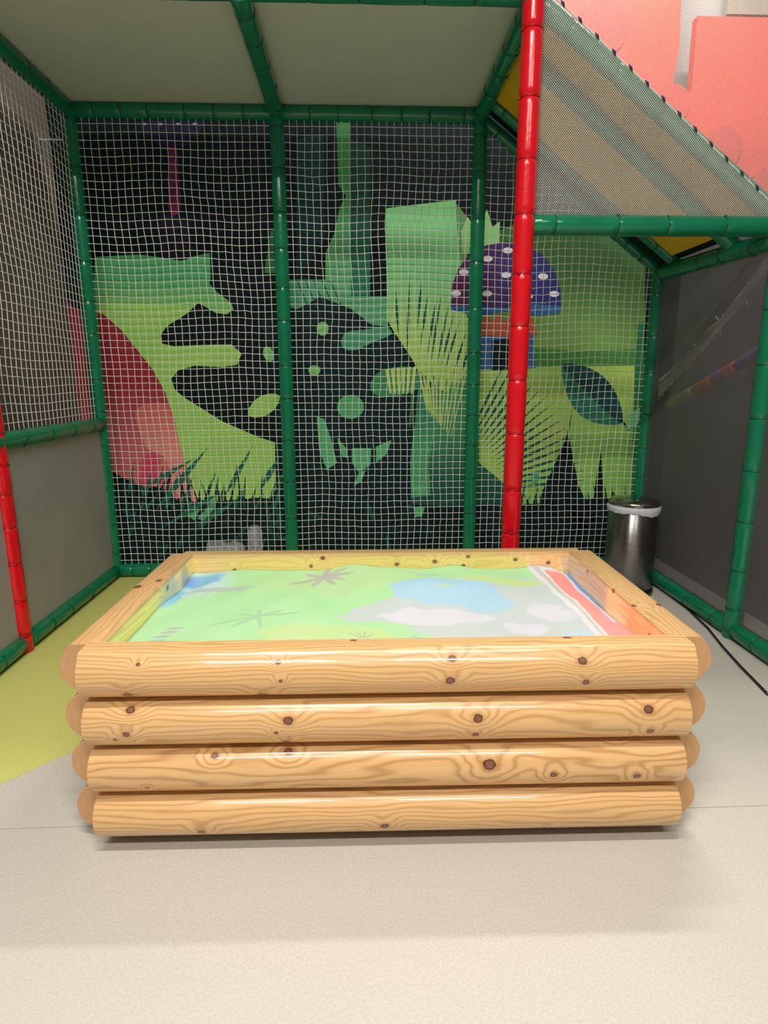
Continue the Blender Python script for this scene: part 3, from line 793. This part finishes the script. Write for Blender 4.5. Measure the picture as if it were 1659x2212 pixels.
col = k.mix(k.noise(WXY[1], 5, 4), (.30, .98, .24, 1), (.55, 1.0, .40, 1))
def lay(col, c, cx, cy, rx, ry, rot=0, soft=.15, op=1, w=1):
    mp = k.n('ShaderNodeMapping', vector_type='TEXTURE'); k.l(WXY[w], mp.inputs[0])
    mp.inputs['Location'].default_value = (cx, cy, 0); mp.inputs['Rotation'].default_value = (0, 0, math.radians(rot)); mp.inputs['Scale'].default_value = (rx, ry, 1)
    sx = k.n('ShaderNodeSeparateXYZ'); k.l(mp.outputs[0], sx.inputs[0])
    d = k.math('SQRT', k.math('ADD', k.math('POWER', k.math('ABSOLUTE', sx.outputs[0]), 2), k.math('POWER', k.math('ABSOLUTE', sx.outputs[1]), 2)))
    return k.mix(k.maprange(d, 1-soft, 1+soft, op, 0), col, tuple(c)+(1,))
def bar(col, c, cx, cy, rx, ry, soft=.1, op=1, w=2, rot=0):
    mp = k.n('ShaderNodeMapping', vector_type='TEXTURE'); k.l(WXY[w], mp.inputs[0])
    mp.inputs['Location'].default_value = (cx, cy, 0); mp.inputs['Rotation'].default_value = (0, 0, math.radians(rot)); mp.inputs['Scale'].default_value = (rx, ry, 1)
    sx = k.n('ShaderNodeSeparateXYZ'); k.l(mp.outputs[0], sx.inputs[0])
    d = k.math('MAXIMUM', k.math('ABSOLUTE', sx.outputs[0]), k.math('ABSOLUTE', sx.outputs[1]))
    return k.mix(k.maprange(d, 1-soft, 1+soft, op, 0), col, tuple(c)+(1,))
LIME = (.62, .95, .22); GREY = (.66, .76, .72); LB = (.40, .80, 1.0); WH = (.86, .86, .92)
col = lay(col, (.55, .95, .30), 1.62, -1.80, .35, .14, 0, .5)
col = lay(col, GREY, 2.25, -2.12, .42, .36, 0, .06)
col = lay(col, GREY, 1.85, -2.10, .22, .09, 12, .10)
col = lay(col, LIME, 1.62, -2.33, .25, .10, -8, .12)
col = lay(col, LIME, 2.24, -1.83, .17, .055, -10, .15)
col = lay(col, LB, 2.00, -1.95, .20, .135, -12, .08)
col = lay(col, LB, 2.14, -2.04, .09, .10, 20, .12)
col = lay(col, LIME, 2.01, -1.93, .035, .018, 0, .5, .6)
col = lay(col, WH, 1.95, -2.165, .19, .055, -6, .12)
col = lay(col, WH, 2.21, -2.27, .07, .05, 0, .15)
col = lay(col, WH, 2.33, -2.15, .06, .09, 30, .2)
col = lay(col, (.55, .85, 1), 2.36, -2.37, .08, .05, 0, .2)
col = lay(col, (.5, .9, 1), 1.70, -2.40, .12, .045, 0, .15)
col = lay(col, (.25, .65, .95), 1.88, -2.36, .012, .07, 35, .3, .8)
# water in the left corner
col = lay(col, (.62, .95, .85), 1.05, -1.76, .13, .15, 0, .4)
col = lay(col, (.10, .62, 1.0), 1.06, -1.72, .085, .07, 15, .25)
col = lay(col, (.05, .35, .95), 1.02, -1.72, .035, .05, 0, .5)
col = lay(col, (.10, .66, 1.0), 1.005, -1.93, .035, .12, 0, .4)
# lava strip on the right with pale rims
col = bar(col, (.72, .66, .60), 2.50, -2.05, .090, .46, .05)
col = bar(col, (1, .97, .92), 2.415, -2.05, .010, .46, .3, rot=1.5)
col = bar(col, (1.1, 1.05, .95), 2.502, -2.08, .062, .43, .05)
col = bar(col, (1.6, .26, .20), 2.504, -2.12, .050, .43, .06)
col = bar(col, (1.2, .35, .75), 2.53, -2.16, .018, .05, .4, .6)
col = bar(col, (1.0, 1.0, 1.0), 2.570, -1.90, .034, .28, .08)
col = bar(col, (.08, .48, 1.1), 2.572, -1.83, .024, .23, .15)
col = bar(col, (1.2, .42, .25), 2.585, -2.34, .03, .10, .3)
# figures: lizard, leaf stars
DG = (.42, .52, .47)
col = lay(col, DG, 1.18, -1.848, .105, .022, 2, .25, .75, 2)
col = lay(col, DG, 1.06, -1.835, .035, .012, 20, .3, .75, 2)
col = lay(col, (.62, .70, .68), 1.21, -1.842, .06, .007, 2, .5, .7, 2)
for (x_, y_, r_a) in ((1.12, -1.88, 70), (1.24, -1.885, 110), (1.25, -1.87, 60)): col = lay(col, DG, x_, y_, .03, .005, r_a, .4, .7, 0)
for i, a in enumerate((8, 38, 80, 140, 200, 250, 300, 335)):
    L_ = (.062, .06, .055, .05, .07, .055, .05, .05)[i]
    col = lay(col, (.55, .50, .40) if i % 2 else (.48, .46, .40), 1.545+L_*math.cos(math.radians(a)), -1.742+L_*math.sin(math.radians(a)), L_, .014, a, .2, .85, 0)
for i, a in enumerate((20, 42, 95, 150, 205, 232, 285)):
    L_ = (.075, .05, .035, .04, .085, .06, .045)[i]
    col = lay(col, (.30, .62, .25), 1.355+L_*math.cos(math.radians(a)), -2.165+L_*math.sin(math.radians(a)), L_, .008, a, .3, .75, 0)
for i in range(4): col = lay(col, (.35, .42, .42), 1.075+.012*i, -2.335+.028*i, .028, .008, 10, .3, .8, 0)
for a in (50, 80, 110, 140): col = lay(col, (.32, .5, .2), 1.70+.03*math.cos(math.radians(a)), -2.33+.03*math.sin(math.radians(a)), .03, .003, a, .4, .8, 0)
col = lay(col, (.45, .55, .55), 1.96, -1.74, .07, .012, -30, .4, .7, 2)
# picture frame of the projector
mk = k.n('ShaderNodeMapping', vector_type='TEXTURE'); k.l(XY, mk.inputs[0])
mk.inputs['Location'].default_value = (1.781-.0025, -2.05, 0); mk.inputs['Rotation'].default_value = (0, 0, math.radians(-.9))
ms = k.n('ShaderNodeSeparateXYZ'); k.l(mk.outputs[0], ms.inputs[0])
inx = k.maprange(k.math('ABSOLUTE', ms.outputs[0]), .801, .806, 1, 0)
iny = k.maprange(k.math('ABSOLUTE', ms.outputs[1]), .430, .435, 1, 0)
k.l(col, em.inputs['Color']); k.l(k.math('MULTIPLY', inx, iny), em.inputs['Strength'])

# ------------------------------------------------------------------ bin, cable, loose plastic
bx_, by_ = 3.40, -.44
bn = empty('pedal_bin', (bx_, by_, 0), .3); tag(bn, 'brushed steel pedal bin with white liner in the back right corner', 'bin')
r0 = .148
MB().lathe([(r0-.012, 0), (r0+.004, .004), (r0+.006, .022), (r0+.002, .036), (r0-.002, .050)], 48).build('base', 'blackplastic', bn, True)
MB().lathe([(r0-.006, .046), (r0, .050), (r0, .30), (r0, .553), (r0-.008, .556)], 64).build('body', 'binsteel', bn, True)
V = []; Fc = []; N = 72
for j, zz in enumerate((.568, .560, .545, .53, .522)):
    for q in range(N):
        a = 2*math.pi*q/N
        drop = .008*math.sin(a*2+.6)+.004*math.sin(a*5)+.002*math.sin(a*17)
        rr_ = r0+(.004, .010, .009, .006, .003)[j]+.0012*math.sin(a*23+j)
        V.append((rr_*math.cos(a), rr_*math.sin(a), zz+drop*(j/4)))
for j in range(4):
    for q in range(N): Fc.append((j*N+q, (j+1)*N+q, (j+1)*N+(q+1) % N, j*N+(q+1) % N))
obj('bin_liner', V, Fc, 'bag', bn, True)
lid = MB().lathe([(r0+.002, .566), (r0+.006, .574), (r0+.004, .590), (r0-.012, .602), (r0-.05, .609), (.02, .612)], 64).build('lid', 'lid', bn, True)
MB().box((-.03, -.022-r0, .008), (.03, -r0+.01, .018)).build('pedal', 'blackplastic', bn)

pts = [at(x, y, 'Z', .007) for x, y in ((1404, 1252), (1420, 1266), (1445, 1285), (1485, 1315), (1530, 1358), (1562, 1398), (1600, 1440), (1659, 1500))]
P2 = []
for i in range(len(pts)-1):
    for j in range(4): P2.append(pts[i].lerp(pts[i+1], j/4))
tag(MB().sweep(P2+[pts[-1]], .006, 8).build('power_cable', 'blackplastic', None, True), 'thin black cable on the floor along the right bottom rail', 'cable')

def crumple(name, c, r, h, lay_, label, seed):
    rr = random.Random(seed); b = MB(); N, K = 18, 9
    for j in range(K+1):
        for q in range(N):
            a = 2*math.pi*q/N; rad = r*(1+rr.uniform(-.10, .10))*(.55 if j == K else (.9 if j == K-1 else 1))
            p = (rad*math.cos(a), rad*math.sin(a), h*j/K)
            if lay_: p = (h*(j/K-.5), rad*math.cos(a), r*1.0+rad*math.sin(a)*.97)
            b.V.append(p)
    for j in range(K):
        for q in range(N): b.F.append((j*N+q, j*N+(q+1) % N, (j+1)*N+(q+1) % N, (j+1)*N+q))
    b.F.append(tuple(reversed(range(N)))); b.F.append(tuple(K*N+q for q in range(N)))
    z0 = min(v[2] for v in b.V); b.V = [(x, y, z-z0) for x, y, z in b.V]
    o = b.build(name, 'clear', None, False); o.location = c
    return tag(o, label, 'plastic')
crumple('plastic_tub', (.935, .16, 0), .055, .31, False, 'crumpled clear plastic tub standing behind the netting', 2)
crumple('plastic_wrap', (.735, .145, 0), .10, .26, True, 'clear plastic wrap lying low behind the netting', 5)
tag(MB().sweep([(-.262, .16, 2.784), (.012, .16, 2.782)], .0045, 8).build('white_rod', 'white'), 'thin white rod behind the top left corner post', 'rod')
